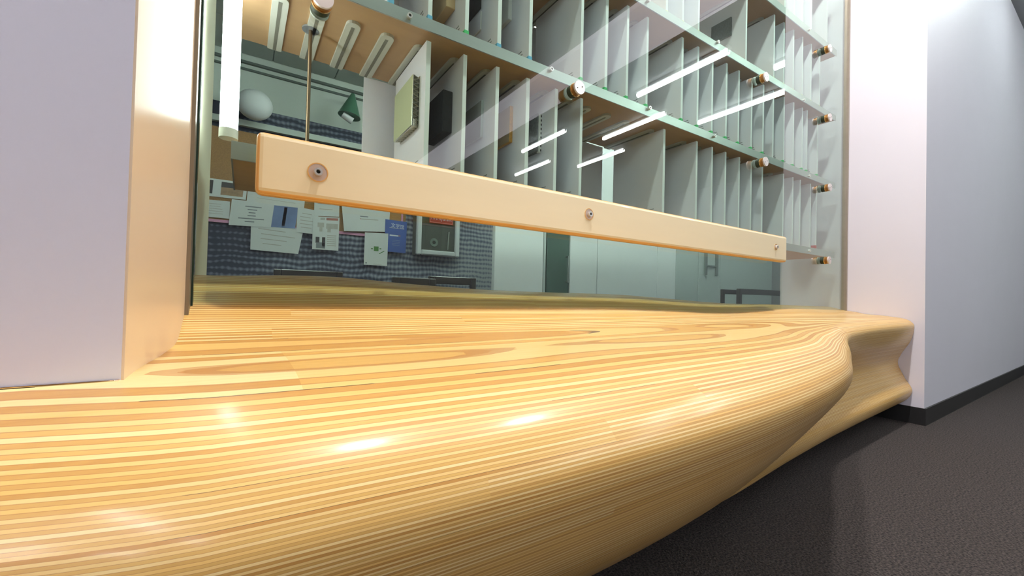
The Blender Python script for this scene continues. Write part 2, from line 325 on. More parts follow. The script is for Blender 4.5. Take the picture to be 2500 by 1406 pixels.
ST = {  # stations along the bench: (depth, height relative to the eye) of the profile from the back of the seat round the nose to the foot
 -0.15: [(.855, -.090), (.72, -.091), (.56, -.084), (.455, -.089), (.378, -.108), (.332, -.150), (.332, -.21), (.37, -.30), (.455, -.40), (.535, -.475), (.56, -.51), (.59, -.53)],
 0.0: [(.855, -.090), (.72, -.091), (.55, -.084), (.43, -.088), (.34, -.108), (.295, -.153), (.298, -.21), (.34, -.30), (.44, -.40), (.53, -.475), (.56, -.51), (.59, -.53)],
 0.6: [(.855, -.088), (.72, -.090), (.56, -.083), (.44, -.088), (.345, -.108), (.29, -.155), (.30, -.215), (.35, -.305), (.455, -.40), (.55, -.475), (.58, -.51), (.60, -.53)],
 1.1: [(.855, -.085), (.74, -.088), (.58, -.0848), (.475, -.090), (.40, -.110), (.355, -.155), (.367, -.21), (.435, -.285), (.545, -.365), (.58, -.445), (.598, -.50), (.62, -.53)],
 1.5: [(.855, -.085), (.76, -.088), (.64, -.085), (.56, -.094), (.505, -.115), (.475, -.158), (.488, -.212), (.55, -.265), (.635, -.34), (.63, -.42), (.625, -.485), (.655, -.53)],
 2.0: [(.89, -.072), (.80, -.078), (.74, -.080), (.68, -.088), (.645, -.105), (.63, -.135), (.648, -.20), (.697, -.272), (.716, -.33), (.69, -.40), (.655, -.475), (.69, -.53)],
 3.0: [(.89, -.062), (.82, -.066), (.76, -.072), (.715, -.080), (.688, -.098), (.68, -.125), (.694, -.195), (.732, -.272), (.744, -.325), (.716, -.395), (.686, -.465), (.74, -.535)],
}
SK = sorted(ST)
def profile(X):
    c, g = interp(CREST, X), interp(CONT, X)
    P = [(1.34, -.42), (1.30, c-.10), (1.235, c-.018), (1.155, c), (1.065, (c+g)/2+.010), (.988, g), (.925, (g*0.46+ST[0.0][0][1]*0.54) if X < 0 else g*0.46+interp([(k, ST[k][0][1]) for k in SK], X)*0.54)]
    for i in range(12):
        P.append((interp([(k, ST[k][i][0]) for k in SK], X), interp([(k, ST[k][i][1]) for k in SK], X)))
    P += [(P[-1][0]+.12, -.535), (1.0, -.535), (1.34, -.535)]
    return P
def smooth_profile(P, n=8):
    out = []
    for i in range(len(P)-1):
        p0 = P[max(i-1, 0)]; p1 = P[i]; p2 = P[i+1]; p3 = P[min(i+2, len(P)-1)]
        for k in range(n):
            t = k/n; q = []
            for a in (0, 1):
                q.append(0.5*((2*p1[a])+(-p0[a]+p2[a])*t+(2*p0[a]-5*p1[a]+4*p2[a]-p3[a])*t*t+(-p0[a]+3*p1[a]-3*p2[a]+p3[a])*t**3))
            out.append(q)
    out.append(list(P[-1])); return out
def build_bench():
    root = thing('carved_bench', (1.4, 0.6, 0.0), 'long undulating carved bench of stacked light plywood running under the glass', 'bench')
    xs = [x for x in [-0.9+0.04*i for i in range(22)] if x < XL-0.01]+[XL-0.003, XL-0.001]; x = XL+0.012
    while x < 2.985: xs.append(x); x += 0.03
    xs.append(XR-0.003)
    bm = bmesh.new(); rows = []
    for X in xs:
        pr = smooth_profile(profile(X))
        if X < 1.3:                                  # the long flat hump of the seat just breaks into the next ply in two lens-shaped places
            yc = interp([(-.9, .56), (-.1, .56), (.2, .54), (.5, .49), (.8, .515), (1.1, .53), (1.3, .55)], X)
            top = max(b for a, b in pr if abs(a-yc) < .12 and b > -.11)
            lens = max(0, 1-((X-.14)/.27)**2)+max(0, 1-((X-.80)/.27)**2)
            want = round((EYE-.0846)/PLY)*PLY-EYE-.00045+.00085*min(1, lens)
            for q in pr:
                if q[1] > -.14 and q[0] < .9: q[1] += (want-top)*math.exp(-((q[0]-yc)/.13)**2)*min(1, (1.3-X)/.15)
        if X < XL-0.002:                             # in front of the wall the block stops at the wall face
            zc = -.084; lim = YWL-0.002
            pr = [[min(a, lim), (min(b, zc) if (a > lim and i < len(pr)/2) else b)] for i, (a, b) in enumerate(pr)]
        rows.append([bm.verts.new((X, max(a, 0.0), b+EYE)) for a, b in pr])
    for i in range(len(rows)-1):
        for j in range(len(rows[0])-1):
            f = (rows[i][j], rows[i][j+1], rows[i+1][j+1], rows[i+1][j])
            bm.faces.new(f)
    bmesh.ops.dissolve_degenerate(bm, dist=1e-5, edges=bm.edges[:])
    for r in (rows[0],):
        vv = []
        for v in r:
            if v.is_valid and (not vv or v is not vv[-1]): vv.append(v)
        try: bm.faces.new(vv)
        except Exception: pass
    bmesh.ops.triangulate(bm, faces=[f for f in bm.faces if len(f.verts) > 4])
    bmesh.ops.recalc_face_normals(bm, faces=bm.faces[:])
    z0, z1 = min(v.co.z for v in bm.verts), max(v.co.z for v in bm.verts)
    k0, k1 = math.floor(z0/SHEET), math.floor(z1/SHEET)
    for k in range(k0+1, k1+1):
        bmesh.ops.bisect_plane(bm, geom=bm.verts[:]+bm.edges[:]+bm.faces[:], dist=1e-6, plane_co=(0, 0, k*SHEET), plane_no=(0, 0, 1))
    bm.normal_update(); bm.verts.index_update()
    layers = {}
    for f in bm.faces: layers.setdefault(math.floor(f.calc_center_median().z/SHEET+1e-6), []).append(f)
    for k in sorted(layers):
        ids = {}; vsx = []; nr = []; fs = []
        for f in layers[k]:
            q = []
            for v in f.verts:
                if v.index not in ids: ids[v.index] = len(vsx); vsx.append(v.co.copy()); nr.append(v.normal.copy())
                q.append(ids[v.index])
            fs.append(q)
        o = obj('plywood_sheet', vsx, fs, WOOD, None, None, True)
        me = o.data
        if len(me.vertices) == len(nr): me.normals_split_custom_set_from_vertices(nr)
        o.parent = root; o.matrix_parent_inverse = Matrix.Translation(-Vector(root.location))
    bm.free()
    # dark plinth set back under the block
    box('plinth', (-0.85, 0.84, 0.0), (XR-0.01, 0.96, 0.1), DARKRUB, root)
    return root
build_bench()

# ------------------------------------------------------------------ back rail in front of the glass
YR0, YR1 = 0.925, 0.962
rail = thing('back_rail', (1.1, 0.94, 0.9), 'long birch plywood back rail bolted across the glass above the bench', 'rail')
xl, xr = XatY(625, 400, YR0), XatY(1922, 605, YR0)
zt = (ZatY(640, 326, YR0)+ZatY(1910, 575, YR0)+ZatY(1260, 439, YR0))/3; zb = (ZatY(640, 481, YR0)+ZatY(1910, 637, YR0)+ZatY(1260, 550, YR0))/3
bm = bmesh.new(); bm_box(bm, (xl, YR0, zb), (xr, YR1, zt))
bmesh.ops.bevel(bm, geom=bm.edges[:], offset=0.011, segments=3, affect='EDGES', profile=0.5)
bm.normal_update()
for f in bm.faces: f.material_index = 0 if abs(f.normal.y) > 0.92 else 1
body = from_bm('rail_board', bm, [RAILW, RAILE], rail)
def hex_screw(parent, c, r, depth, m, name='cap_screw'):
    o = tube(name, c, (c[0], c[1]-depth, c[2]), r, r*0.52, m, parent, 24)
    h = cyl('hex_socket', (c[0], c[1]-depth*0.35, c[2]), (c[0], c[1]-depth*0.36, c[2]), r*0.54, BLACK, o, n=6)
    return o
for i, (px, py) in enumerate(((776, 421), (1438, 523), (1894, 603))):
    c = atY(px, py, YR0); R = (0.0185, 0.0165, 0.013)[i]
    w_ = tube('counterbore', (c.x, YR0-0.0012, c.z), (c.x, YR0+0.004, c.z), R+0.0012, R-0.001, RAILE, rail)
    cyl('washer', (c.x, YR0-0.0004, c.z), (c.x, YR0-0.0008, c.z), R-0.0008, mat('bolt_washer', (0.55, 0.43, 0.37), 0.4, metal=0.0, noise=0.05), rail)
    hex_screw(rail, (c.x, YR0-0.0009, c.z), 0.0078, 0.008, STEEL)
for px in (1000, 1437, 1800):
    X = XatY(px, 520, YR0); cyl('spacer', (X, YR1, (zt+zb)/2), (X, YG, (zt+zb)/2), 0.014, STEEL, rail)

# ------------------------------------------------------------------ shelves behind the glass
YS = 1.0; YSB = 1.33; XS0, XS1 = -0.027, 2.86
SH = {0: (((553, 338.6), (1993.6, 606.6), (2038.7, 615.8)), ((551, 381), (1924, 611.7), (1993.6, 624))),
      1: (((1054, 46.6), (1433, 199.6), (1902.5, 390.7), (2038.7, 448)), ((998.7, 60.5), (1397, 206), (1740, 341), (2008, 451))),
      2: (((1667.6, 47.5), (1870.5, 176), (2027.4, 277.3)), ((1653, 59.7), (1855.8, 181.6), (2003.8, 276))),
      3: (((1900.4, 2), (2020, 104.5)), ((1901.4, 21.5), (2000.8, 104.5)))}
SZ = {}
for k, (t, b) in SH.items():
    SZ[k] = (sum(ZatY(*p, YS) for p in t)/len(t), sum(ZatY(*p, YS) for p in b)/len(b))
SZ[4] = (SZ[3][0]+(SZ[3][0]-SZ[2][0]), SZ[3][1]+(SZ[3][1]-SZ[2][1]))
XS1 = XatY(2039, 450, YS)
SHNAME = {0: 'lowest display shelf, right behind the birch rail', 1: 'second display shelf up, above the dark foam sample',
          2: 'third display shelf up, lined with yellow tagged boards', 3: 'fourth display shelf up, seen at the top right', 4: 'topmost display shelf near the head of the glass'}
SHELF = {}
for k in range(5):
    zt_, zb_ = SZ[k]
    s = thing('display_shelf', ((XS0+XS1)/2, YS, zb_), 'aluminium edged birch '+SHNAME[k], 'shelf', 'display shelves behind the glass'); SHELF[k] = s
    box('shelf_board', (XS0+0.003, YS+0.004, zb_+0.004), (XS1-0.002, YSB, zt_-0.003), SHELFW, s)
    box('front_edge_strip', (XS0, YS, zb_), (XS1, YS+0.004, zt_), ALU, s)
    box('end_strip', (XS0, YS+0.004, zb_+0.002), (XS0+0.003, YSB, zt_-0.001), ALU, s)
# bolts on the edge strips
for k, pts in {1: ((998, 42), (1343, 171), (1583, 265), (1742, 333), (1973, 430)), 2: ((1580, 3), (1750, 104), (1960, 245)), 3: ((1973, 74),), 0: ((1974, 612),)}.items():
    for (px, py) in pts:
        c = atY(px, py, YS); hex_screw(SHELF[k], (c.x, YS, c.z), 0.0065, 0.010, STEEL, 'edge_bolt')

# ------------------------------------------------------------------ sample boards standing on the shelves
YBF = 1.022; TH = 0.0125
ROWS = {0: [(1040, 160), (1131, 160), (1211.6, 160), (1286, 175), (1356, 200), (1417.5, 233), (1620, 310), (1700, 335), (1737.4, 350), (1770, 365), (1803.7, 380), (1833, 390), (1860, 410), (1911.7, 420), (1935, 430), (1952.6, 440), (1978, 450), (1992.6, 460)],
        1: [(949, 5), (1045.5, 20), (1136, 30), (1215.5, 50), (1293, 40), (1419, 50), (1479, 50), (1531, 50), (1579.5, 60), (1665, 90), (1703.6, 110), (1738.8, 140), (1773, 150), (1803.4, 170), (1835, 180), (1863, 210), (1887, 250), (1913.7, 230), (1936.8, 245), (1958.8, 260), (1970, 270), (1995.6, 290)],
        2: [(1626, 5), (1666, 20), (1704.4, 30), (1820.6, 70), (1890, 30), (1913.7, 60), (1937, 70), (1959, 90), (1980, 110), (2000.8, 125)],
        3: [(1915, 5), (1939, 20), (1959, 30), (1980, 40), (2018.7, 45)]}
TAGC = {'blue': (0.16, 0.50, 0.80), 'green': (0.08, 0.62, 0.20), 'yellow': (0.85, 0.85, 0.05), 'red': (0.65, 0.12, 0.10)}
TAGM = {k: mat(k+'_sticker', v, 0.6, noise=0.03) for k, v in TAGC.items()}
ROWTAG = {0: {17: 'red'}, 1: {0: 'blue', 1: 'blue', 2: 'green', 3: 'blue', 4: 'blue', **{i: 'green' for i in range(5, 22) if i not in (16,)}},
          2: {i: 'yellow' for i in (0, 1, 2, 4, 5, 6, 7, 8, 9)}, 3: {}}
SPECIAL = {(0, 0): 'a metal honeycomb panel sample', (0, 1): 'a thick dark foam block', (0, 2): 'a thin grey stone tile', (0, 3): 'an orange chipboard sample', (0, 4): 'a speckled felt sample with a perforated strip',
           (1, 2): 'a pale wood block', (1, 3): 'a thin white tile and a dark swatch', (1, 4): 'a thick white slab sample', (2, 3): 'a grey speckled carpet swatch'}
ORD = ['first', 'second', 'third', 'fourth', 'fifth', 'sixth', 'seventh', 'eighth', 'ninth', 'tenth', 'eleventh', 'twelfth', 'thirteenth', 'fourteenth', 'fifteenth', 'sixteenth', 'seventeenth', 'eighteenth', 'nineteenth', 'twentieth', 'twenty-first', 'twenty-second']
WHERE = {0: 'lowest shelf', 1: 'second shelf up', 2: 'third shelf up', 3: 'fourth shelf up'}
BX = {}
for r, lst in ROWS.items():
    z0 = SZ[r][0]; z1 = SZ[r+1][1]-0.012
    for i, (px, py) in enumerate(lst):
        X = XatY(px, py, YBF); BX[(r, i)] = X
        tag = ROWTAG[r].get(i)
        if (r, i) in SPECIAL: lab = 'white board holding %s, %s from left on the %s' % (SPECIAL[(r, i)], ORD[i], WHERE[r])
        else: lab = ('white sample board with %s corner tag, %s from left on the %s' % (tag, ORD[i], WHERE[r])) if tag else 'plain white sample board, %s from left on the %s' % (ORD[i], WHERE[r])
        lab = lab.replace('a speckled felt sample with a perforated strip', 'speckled felt with a perforated strip').replace('a thin white tile and a dark swatch', 'white tile and dark swatch')
        b = thing('sample_board', (X, YBF, z0), lab, 'sample board', 'sample boards on the %s' % WHERE[r])
        th = TH*(0.9 if i % 3 else 1.0)
        bm = bmesh.new(); bm_box(bm, (X, YBF, z0), (X+th, YBF+0.255, z1)); bm.normal_update()
        bmesh.ops.recalc_face_normals(bm, faces=bm.faces[:]); bm.normal_update()
        for f in bm.faces: f.material_index = 1 if f.normal.y < -0.9 else 0
        from_bm('panel', bm, [BOARD, BOARDE], b)
        if tag:
            box('corner_tag', (X-0.0012, YBF-0.0012, z0+0.001), (X+th+0.0006, YBF+0.022, z0+0.024), TAGM[tag], b)
        if X < 1.4 or r == 1:     # small printed caption low on the visible face
            for q in range(3):
                box('caption_line', (X-0.0006, YBF+0.03+0.004*q, z0+0.034+0.010*q), (X, YBF+0.075-0.008*q, z0+0.0365+0.010*q), INK, b)
# --- the samples stuck on the boards
FOAM = mat('charcoal_foam', (0.045, 0.045, 0.048), 0.9, noise=0.4, nscale=150, bump=0.6)
STONE = mat('grey_stone', (0.33, 0.33, 0.31), 0.7, noise=0.12, nscale=60); STONEE = mat('pale_stone_edge', (0.50, 0.56, 0.56), 0.6, noise=0.2, nscale=200)
CHIP = mat('chipboard_face', (0.52, 0.36, 0.20), 0.7, noise=0.12, nscale=30); CHIPE = mat('chipboard_edge', (0.66, 0.33, 0.07), 0.8, noise=0.55, nscale=260)
FELT = mat('speckled_felt', (0.17, 0.19, 0.19), 0.95, noise=0.55, nscale=160, bump=0.5)
HONEY = mat('olive_sheet', (0.50, 0.52, 0.33), 0.5, noise=0.04, nscale=40); FOIL = mat('aluminium_foil', (0.85, 0.85, 0.78), 0.25, metal=0.9, noise=0.1)
PALEW = mat('pale_wood_block', (0.72, 0.50, 0.27), 0.6, noise=0.1, nscale=20); WHITES = mat('white_slab', (0.84, 0.85, 0.82), 0.5, noise=0.03)
def kid(r, i):
    for o in COL.objects:
        if o.type == 'EMPTY' and o.get('category') == 'sample board' and abs(o.location.x-BX[(r, i)]) < 1e-4 and abs(o.location.z-SZ[r][0]) < 1e-4: return o
def slab(name, r, i, pxt, pyt, pxb, pyb, t, depth, mface, medge, parent=None):
    """a sample of thickness t on the left face of a board: its front vertical edge runs from (pxt,pyt) to (pxb,pyb)"""
    X = BX[(r, i)]-t; p = atX((pxt+pxb)/2, (pyt+pyb)/2, X); Y = p.y
    za, zb2 = ZatY(pxb, pyb, Y), ZatY(pxt, pyt, Y)
    bm = bmesh.new(); bm_box(bm, (X, Y, za), (X+t, Y+depth, zb2)); bmesh.ops.bevel(bm, geom=bm.edges[:], offset=min(0.0015, t*0.2), segments=1, affect='EDGES'); bm.normal_update()
    for f in bm.faces: f.material_index = 0 if f.normal.x < -0.9 else 1
    return from_bm(name, bm, [mface, medge], parent or kid(r, i)), (X, Y, za, zb2)
# honeycomb panel: two skins and a zigzag foil core
p = kid(0, 0); hp, (hx, hy, ha, hb) = slab('honeycomb_skin', 0, 0, 1008, 180, 1004, 306, 0.022, 0.155, HONEY, FOIL, p)
hp.data.transform(Matrix.Translation((0, 0, 0)))
for v in hp.data.vertices:
    if v.co.x > hx-p.location.x+0.004: v.co.x = hx-p.location.x+0.003
box('honeycomb_skin', (hx+0.0195, hy, ha), (hx+0.022, hy+0.155, hb), FOIL, p)
vsx, fs = [], []; n = 22
for i in range(n+1):
    z = ha+(hb-ha)*i/n; xx = hx+0.004+(0.0145 if i % 2 else 0.0); y_ = hy+0.001
    vsx += [(xx, y_, z), (xx, y_+0.15, z)]
for i in range(n): fs.append((2*i, 2*i+1, 2*i+3, 2*i+2))
b0 = len(vsx)
for i in range(19):
    y_ = hy+0.15*i/18; xx = hx+0.004+(0.0145 if i % 2 else 0.0); vsx += [(xx, y_, ha+0.0005), (xx, y_, ha+0.02)]
for i in range(18): fs.append((b0+2*i, b0+2*i+1, b0+2*i+3, b0+2*i+2))
obj('honeycomb_core', vsx, fs, mat('bright_foil', (0.86, 0.86, 0.80), 0.35, metal=0.3, noise=0.1), p)
box('honeycomb_core', (hx+0.004, hy+0.006, ha+0.006), (hx+0.0185, hy+0.15, hb-0.004), mat('dark_foil_cells', (0.22, 0.22, 0.17), 0.4, metal=0.5, noise=0.6, nscale=260), p)
slab('foam_block', 0, 1, 1082, 217, 1079, 319, 0.030, 0.13, FOAM, FOAM)
slab('stone_tile', 0, 2, 1176, 243, 1173, 334, 0.009, 0.12, STONE, STONEE)
slab('chipboard_piece', 0, 3, 1246, 257, 1243, 346, 0.012, 0.12, CHIP, CHIPE)
q = kid(0, 4); slab('felt_swatch', 0, 4, 1311, 276, 1310, 369, 0.016, 0.11, FELT, FELT, q)
_, (sx_, sy_, sa_, sb_) = slab('white_strip', 0, 4, 1317, 277, 1315, 371, 0.010, 0.012, WHITES, WHITES, q)
for i in range(9):
    zc = sa_+(sb_-sa_)*(i+0.5)/9; box('perforation', (sx_+0.006, sy_-0.0006, zc-0.0035), (sx_+0.0105, sy_, zc+0.0035), BLACK, q)
slab('pale_wood_piece', 1, 2, 1090, -60, 1091, 15, 0.028, 0.12, PALEW, PALEW)
slab('white_tile', 1, 3, 1174, 26, 1172, 71, 0.005, 0.10, BOARD, WHITES); slab('dark_swatch', 1, 3, 1174, -60, 1173, 20, 0.004, 0.10, FOAM, FOAM)
slab('white_slab_piece', 1, 4, 1242, -60, 1241, 46, 0.015, 0.09, WHITES, WHITES)
slab('carpet_swatch', 2, 3, 1785, 40, 1784, 85, 0.010, 0.10, FELT, FELT)

# divider tracks on the underside of the shelves, one in line with each board and four empty ones on the left
def track(k, X, y0=YS+0.075):
    zb_ = SZ[k][1]; vsx = []; hw = 0.017; n = 8; out = []
    for i in range(n+1):
        a = math.pi+math.pi*i/n; out.append((X+hw*math.cos(a), y0+hw+hw*math.sin(a)))
    out += [(X+hw, YSB-0.004), (X-hw, YSB-0.004)]; m = len(out)
    vsx = [(a, b, zb_+0.004) for a, b in out]+[(a, b, zb_-0.0035) for a, b in out]
    fs = [tuple(range(m))[::-1], tuple(range(m, 2*m))]+[(i, (i+1) % m, m+(i+1) % m, m+i) for i in range(m)]
    t = obj('divider_track', vsx, fs, TRACK, SHELF[k]); bmx = bmesh.new(); bmx.from_mesh(t.data); bmesh.ops.recalc_face_normals(bmx, faces=bmx.faces[:]); bmx.to_mesh(t.data); bmx.free()
    box('track_groove', (X-0.004, y0+0.02, zb_-0.0040), (X+0.004, YSB-0.006, zb_-0.0034), GROOVE, t)
for X in (0.055, 0.135, 0.215, 0.30): track(1, X)
for r in (0, 1, 2):
    for i in range(len(ROWS[r])): track(r+1, BX[(r, i)]+TH/2)
for (px, py) in ((1450, 265), (1490, 282), (1530, 300), (1570, 320)):
    pass
for X in (BX[(0, 5)]+0.09, BX[(0, 5)]+0.19, BX[(0, 5)]+0.29): track(1, X)
# suspension rods between the shelves
for k, X, lab in ((0, XatY(750, 330, 1.17), 'thin steel hanging rod between lowest and second shelf near their left end'), ):
    z0, z1 = SZ[k][0], SZ[k+1][1]
    rd = thing('hanging_rod', (X, 1.17, z0), lab, 'rod'); cyl('rod', (X, 1.17, z0), (X, 1.17, z1), 0.0045, mat('bronze_rod', (0.22, 0.15, 0.09), 0.35, metal=0.8, noise=0.1), rd, n=14)
    cyl('rosette', (X, 1.17, z1), (X, 1.17, z1-0.004), 0.020, mat('grey_rosette', (0.40, 0.42, 0.46), 0.4, metal=0.5, noise=0.05), rd)
# back panels closing the bays behind the boards (with one open slot)
bps = thing('back_panel_set', (1.6, YSB, SZ[0][0]), 'white back panels closing the shelving behind the sample boards', 'panel')
xg0, xg1 = XatY(1470, 420, YSB), XatY(1502, 420, YSB)
for k in range(4):
    z0, z1 = SZ[k][0], SZ[k+1][1]
    segs = ((XatY(886, 300, YSB), xg0, 'left'), (xg1, XS1, 'right')) if k == 0 else ((XatY(886, 300, YSB), XS1, 'full'),)
    for a, b, s in segs:
        box('back_panel', (a, YSB, z0), (b, YSB+0.008, z1), BOARD, bps)

# ------------------------------------------------------------------ round clamps through the glass
CL = [((790, -6), 'round brass and steel glass clamp nearest the left, at the top edge'), ((1416, 213), 'largest round glass clamp, below the second shelf edge in the middle'),
      ((1872, 187), 'upper of two round clamps left of the shelf ends, on the third shelf'), ((1871, 394), 'lower of two round clamps left of the shelf ends, on the second shelf'),
      ((2028, 117), 'round glass clamp at the right end of the fourth shelf'), ((2028, 286), 'round glass clamp at the right end of the third shelf'),
      ((2028, 457), 'round glass clamp at the right end of the second shelf'), ((2026, 635), 'round glass clamp at the right end of the lowest shelf')]
for (px, py), lab in CL:
    c = atY(px, py, 0.945); X, Z = c.x, c.z; R = 0.0205
    t = thing('glass_clamp', (X, YG, Z), lab, 'clamp', 'round clamps through the glass')
    cp = cyl('cap', (X, 0.945, Z), (X, 0.951, Z), R, WARMST, t, n=36)
    cyl('brass_neck', (X, 0.951, Z), (X, 0.963, Z), R*0.93, mat('dark_brass', (0.42, 0.20, 0.06), 0.3, metal=0.8, noise=0.05), t, n=32)
    cyl('brass_ring', (X, 0.963, Z), (X, 0.968, Z), R*1.0, BRASS, t, n=36)
    cyl('rubber_washer', (X, 0.968, Z), (X, YG, Z), R*0.95, mat('dark_green_rubber', (0.02, 0.03, 0.015), 0.4, noise=0.2), t, n=32)
    cyl('inner_washer', (X, YG+0.010, Z), (X, YS, Z), R*0.95, mat('grey_washer', (0.5, 0.52, 0.48), 0.4, metal=0.4, noise=0.05), t, n=32)
    for s in (-1, 1): cyl('pin_hole', (X+s*0.0095, 0.9449, Z+s*0.004), (X+s*0.0095, 0.9443, Z+s*0.004), 0.0019, BLACK, cp, n=10)

# ------------------------------------------------------------------ fluorescent tubes
def tube_light(name, x, y0, y1, z, m, label, group, hang=None):
    t = thing(name, (x, (y0+y1)/2, z), label, 'lamp', group)
    box('housing', (x-0.035, y0-0.02, z-0.03), (x+0.035, y1+0.02, z), FIX, t, 0.006, 1)
    cyl('tube', (x, y0, z-0.058), (x, y1, z-0.058), 0.027, m, t, n=10)
    if hang:
        for yy in (y0+0.2, y1-0.2): cyl('cord', (x, yy, z), (x, yy, hang), 0.003, FIX, t, n=8)
    for yy in (y0, y1): box('end_cap', (x-0.014, yy-0.012, z-0.066), (x+0.014, yy+0.002, z-0.028), FIX, t)
TN = 0
for row, (x, offs) in enumerate(((4.1, -0.38), (4.8, 0.90), (5.45, -0.42))):
    for j in range(3):
        y1 = offs-2.56*j; y0 = y1-1.16
        if y0 > 0.2 or y1 > 0.6: y1 = min(y1, 0.3)
        if y0 < YA+0.2: continue
        tube_light('corridor_tube', x, y0, y1, HC, TUBE, '%s tube of the %s row on the corridor ceiling, mirrored in the glass' % (('nearest', 'middle', 'farthest')[j], ('left', 'middle', 'right')[row]), 'tubes mirrored in the glass')
for i, x in enumerate((-1.1, -2.2)):  # unseen fill tubes, added for general light from the left
    for j in range(2):
        y1 = -0.3-1.9*j
        tube_light('added_fill_tube', x, y1-1.2, y1, 2.35, TUBE_S, '%s added fill tube on the %s side of the corridor left of the bench' % (('front', 'rear')[j], ('inner', 'outer')[i]), 'added fill tubes left of the bench', HC)
for i, x in enumerate((0.4, 2.2, 4.0, 5.8)):  # unseen tubes added to light the room behind the glass
    tube_light('added_room_tube', x, 2.0, 3.2, HI, TUBE_I, '%s added tube on the ceiling of the room behind the glass' % ORD[i], 'added tubes in the room behind')
DOWN_W = 30.0
for i, x in enumerate((0.62, 2.0)):
    t = thing('downlight', (x, 0.42, HC), '%s recessed downlight in the ceiling over the bench' % ('left', 'right')[i], 'lamp', 'downlights over the bench')
    tube('rim', (x, 0.42, HC-0.012), (x, 0.42, HC), 0.085, 0.068, FIX, t); cyl('lens', (x, 0.42, HC-0.004), (x, 0.42, HC-0.002), 0.068, FIX, t)
    ld = bpy.data.lights.new('lamp_glow', 'AREA'); ld.shape = 'DISK'; ld.size = 0.13; ld.energy = DOWN_W; ld.color = (1.0, 0.96, 0.93)
    lo = bpy.data.objects.new('lamp_glow', ld); COL.objects.link(lo); lo.parent = t; lo.location = (0, 0, -0.006)
X = XatY(566, 100, 1.10)
vt = thing('vertical_lamp', (X, 1.10, ZatY(566, 315, 1.10)), 'bright vertical tube lamp just behind the left edge of the glass', 'lamp')
cyl('tube', (X, 1.10, ZatY(566, 318, 1.10)), (X, 1.10, 2.6), 0.017, TUBE_V, vt, n=16)
cyl('end_cap', (X, 1.10, ZatY(566, 318, 1.10)-0.02), (X, 1.10, ZatY(566, 318, 1.10)), 0.018, FIX, vt, n=16)

# ------------------------------------------------------------------ room behind the glass
YM = YB-0.021
def wall_rect(px0, py0, px1, py1, Y): a, b = atY(px0, py0, Y), atY(px1, py1, Y); return min(a.x, b.x), max(a.x, b.x), min(a.z, b.z), max(a.z, b.z)
xm1 = XatY(1206, 640, YM)
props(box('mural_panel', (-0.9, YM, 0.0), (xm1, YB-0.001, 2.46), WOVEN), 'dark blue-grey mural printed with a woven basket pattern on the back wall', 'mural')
props(box('wall_ledge', (-0.9, YM-0.05, 2.25), (1.15, YM, 2.31), MINT), 'pale green ledge running above the pinboard', 'ledge')
pb = thing('pinboard', (0.6, YM, 1.27), 'brown cork pinboard with pink strips, covered in notices', 'pinboard')
cx1 = XatY(989, 540, YM); zc0 = ZatY(860, 574, YM)
box('cork_sheet', (-0.8, YM-0.02, zc0), (cx1, YM, 2.2), CORK, pb)
xs_ = XatY(983, 530, YM-0.02)
box('pink_strip', (xs_-0.018, YM-0.024, zc0), (xs_+0.004, YM-0.02, 2.2), PINK, pb); box('pink_strip', (-0.8, YM-0.024, zc0), (xs_, YM-0.02, zc0+0.028), PINK, pb)
PY = [YM-0.026]
def sheet(name, quad, label, cat, m=PAPER, lines=0, ink=INK):
    """a sheet of paper from its four image corners (tl, tr, br, bl) on the board, 2 mm thick, plus print"""
    PY[0] -= 0.0035; Y = PY[0]; P = [atY(x, y, Y) for x, y in quad]; c = sum(P, Vector())/4
    t = thing(name, (c.x, Y, min(p.z for p in P)), label, cat, 'notices on the pinboard')
    vsx = [(p.x, Y, p.z) for p in P]+[(p.x, Y+0.002, p.z) for p in P]
    obj('paper', vsx, [(0, 1, 2, 3)[::-1], (4, 5, 6, 7), (0, 1, 5, 4), (1, 2, 6, 5), (2, 3, 7, 6), (3, 0, 4, 7)], m, t)
    def uv(u, v): return P[0].lerp(P[1], u).lerp(P[3].lerp(P[2], u), v)
    def patch(nm, u0, v0, u1, v1, mm):
        q = [uv(u0, v0), uv(u1, v0), uv(u1, v1), uv(u0, v1)]
        return obj(nm, [(a.x, Y-0.0006, a.z) for a in q], [(3, 2, 1, 0)], mm, t)
    for i in range(lines):
        v = 0.2+0.7*i/max(lines, 1); patch('text_line', 0.12+0.12*random.random(), v, 0.6+0.28*random.random(), v+0.028, ink)
    return t, patch, uv, Y
PHOTO = mat('blue_photo_print', (0.14, 0.20, 0.38), 0.5, noise=0.5, nscale=6); TAN = mat('tan_photo_print', (0.33, 0.20, 0.10), 0.5, noise=0.6, nscale=25)
DKP = mat('dark_photo_print', (0.03, 0.025, 0.025), 0.5, noise=0.4, nscale=20)
FADE = mat('faded_print', (0.52, 0.50, 0.44), 0.6, noise=0.25, nscale=18); REDP = mat('red_print', (0.50, 0.20, 0.15), 0.6, noise=0.2)
t, pa, uv, Y = sheet('framed_photos', ((494, 432), (605, 447), (600, 488), (490, 476)), 'white framed pair of brown photos at the left of the pinboard', 'photo frame')
pa('photo', 0.42, 0.12, 0.92, 0.42, DKP); pa('photo', 0.42, 0.42, 0.92, 0.86, TAN); pa('photo', 0.02, 0.1, 0.24, 0.85, DKP)
sheet('notice_sheet', ((500, 486), (562, 492), (560, 534), (498, 528)), 'off-white notice sheet at the far left of the pinboard', 'paper', lines=5, ink=FADE)
t, pa, uv, Y = sheet('poster_sheet', ((605, 462), (745, 484), (742, 512), (602, 492)), 'white sheet just under the left end of the birch rail', 'paper', lines=2, ink=FADE)
sheet('flyer_sheet', ((613, 540), (741, 560), (728, 620), (611, 609)), 'wide white flyer hanging lowest under the blue photo poster', 'paper', lines=4, ink=FADE)
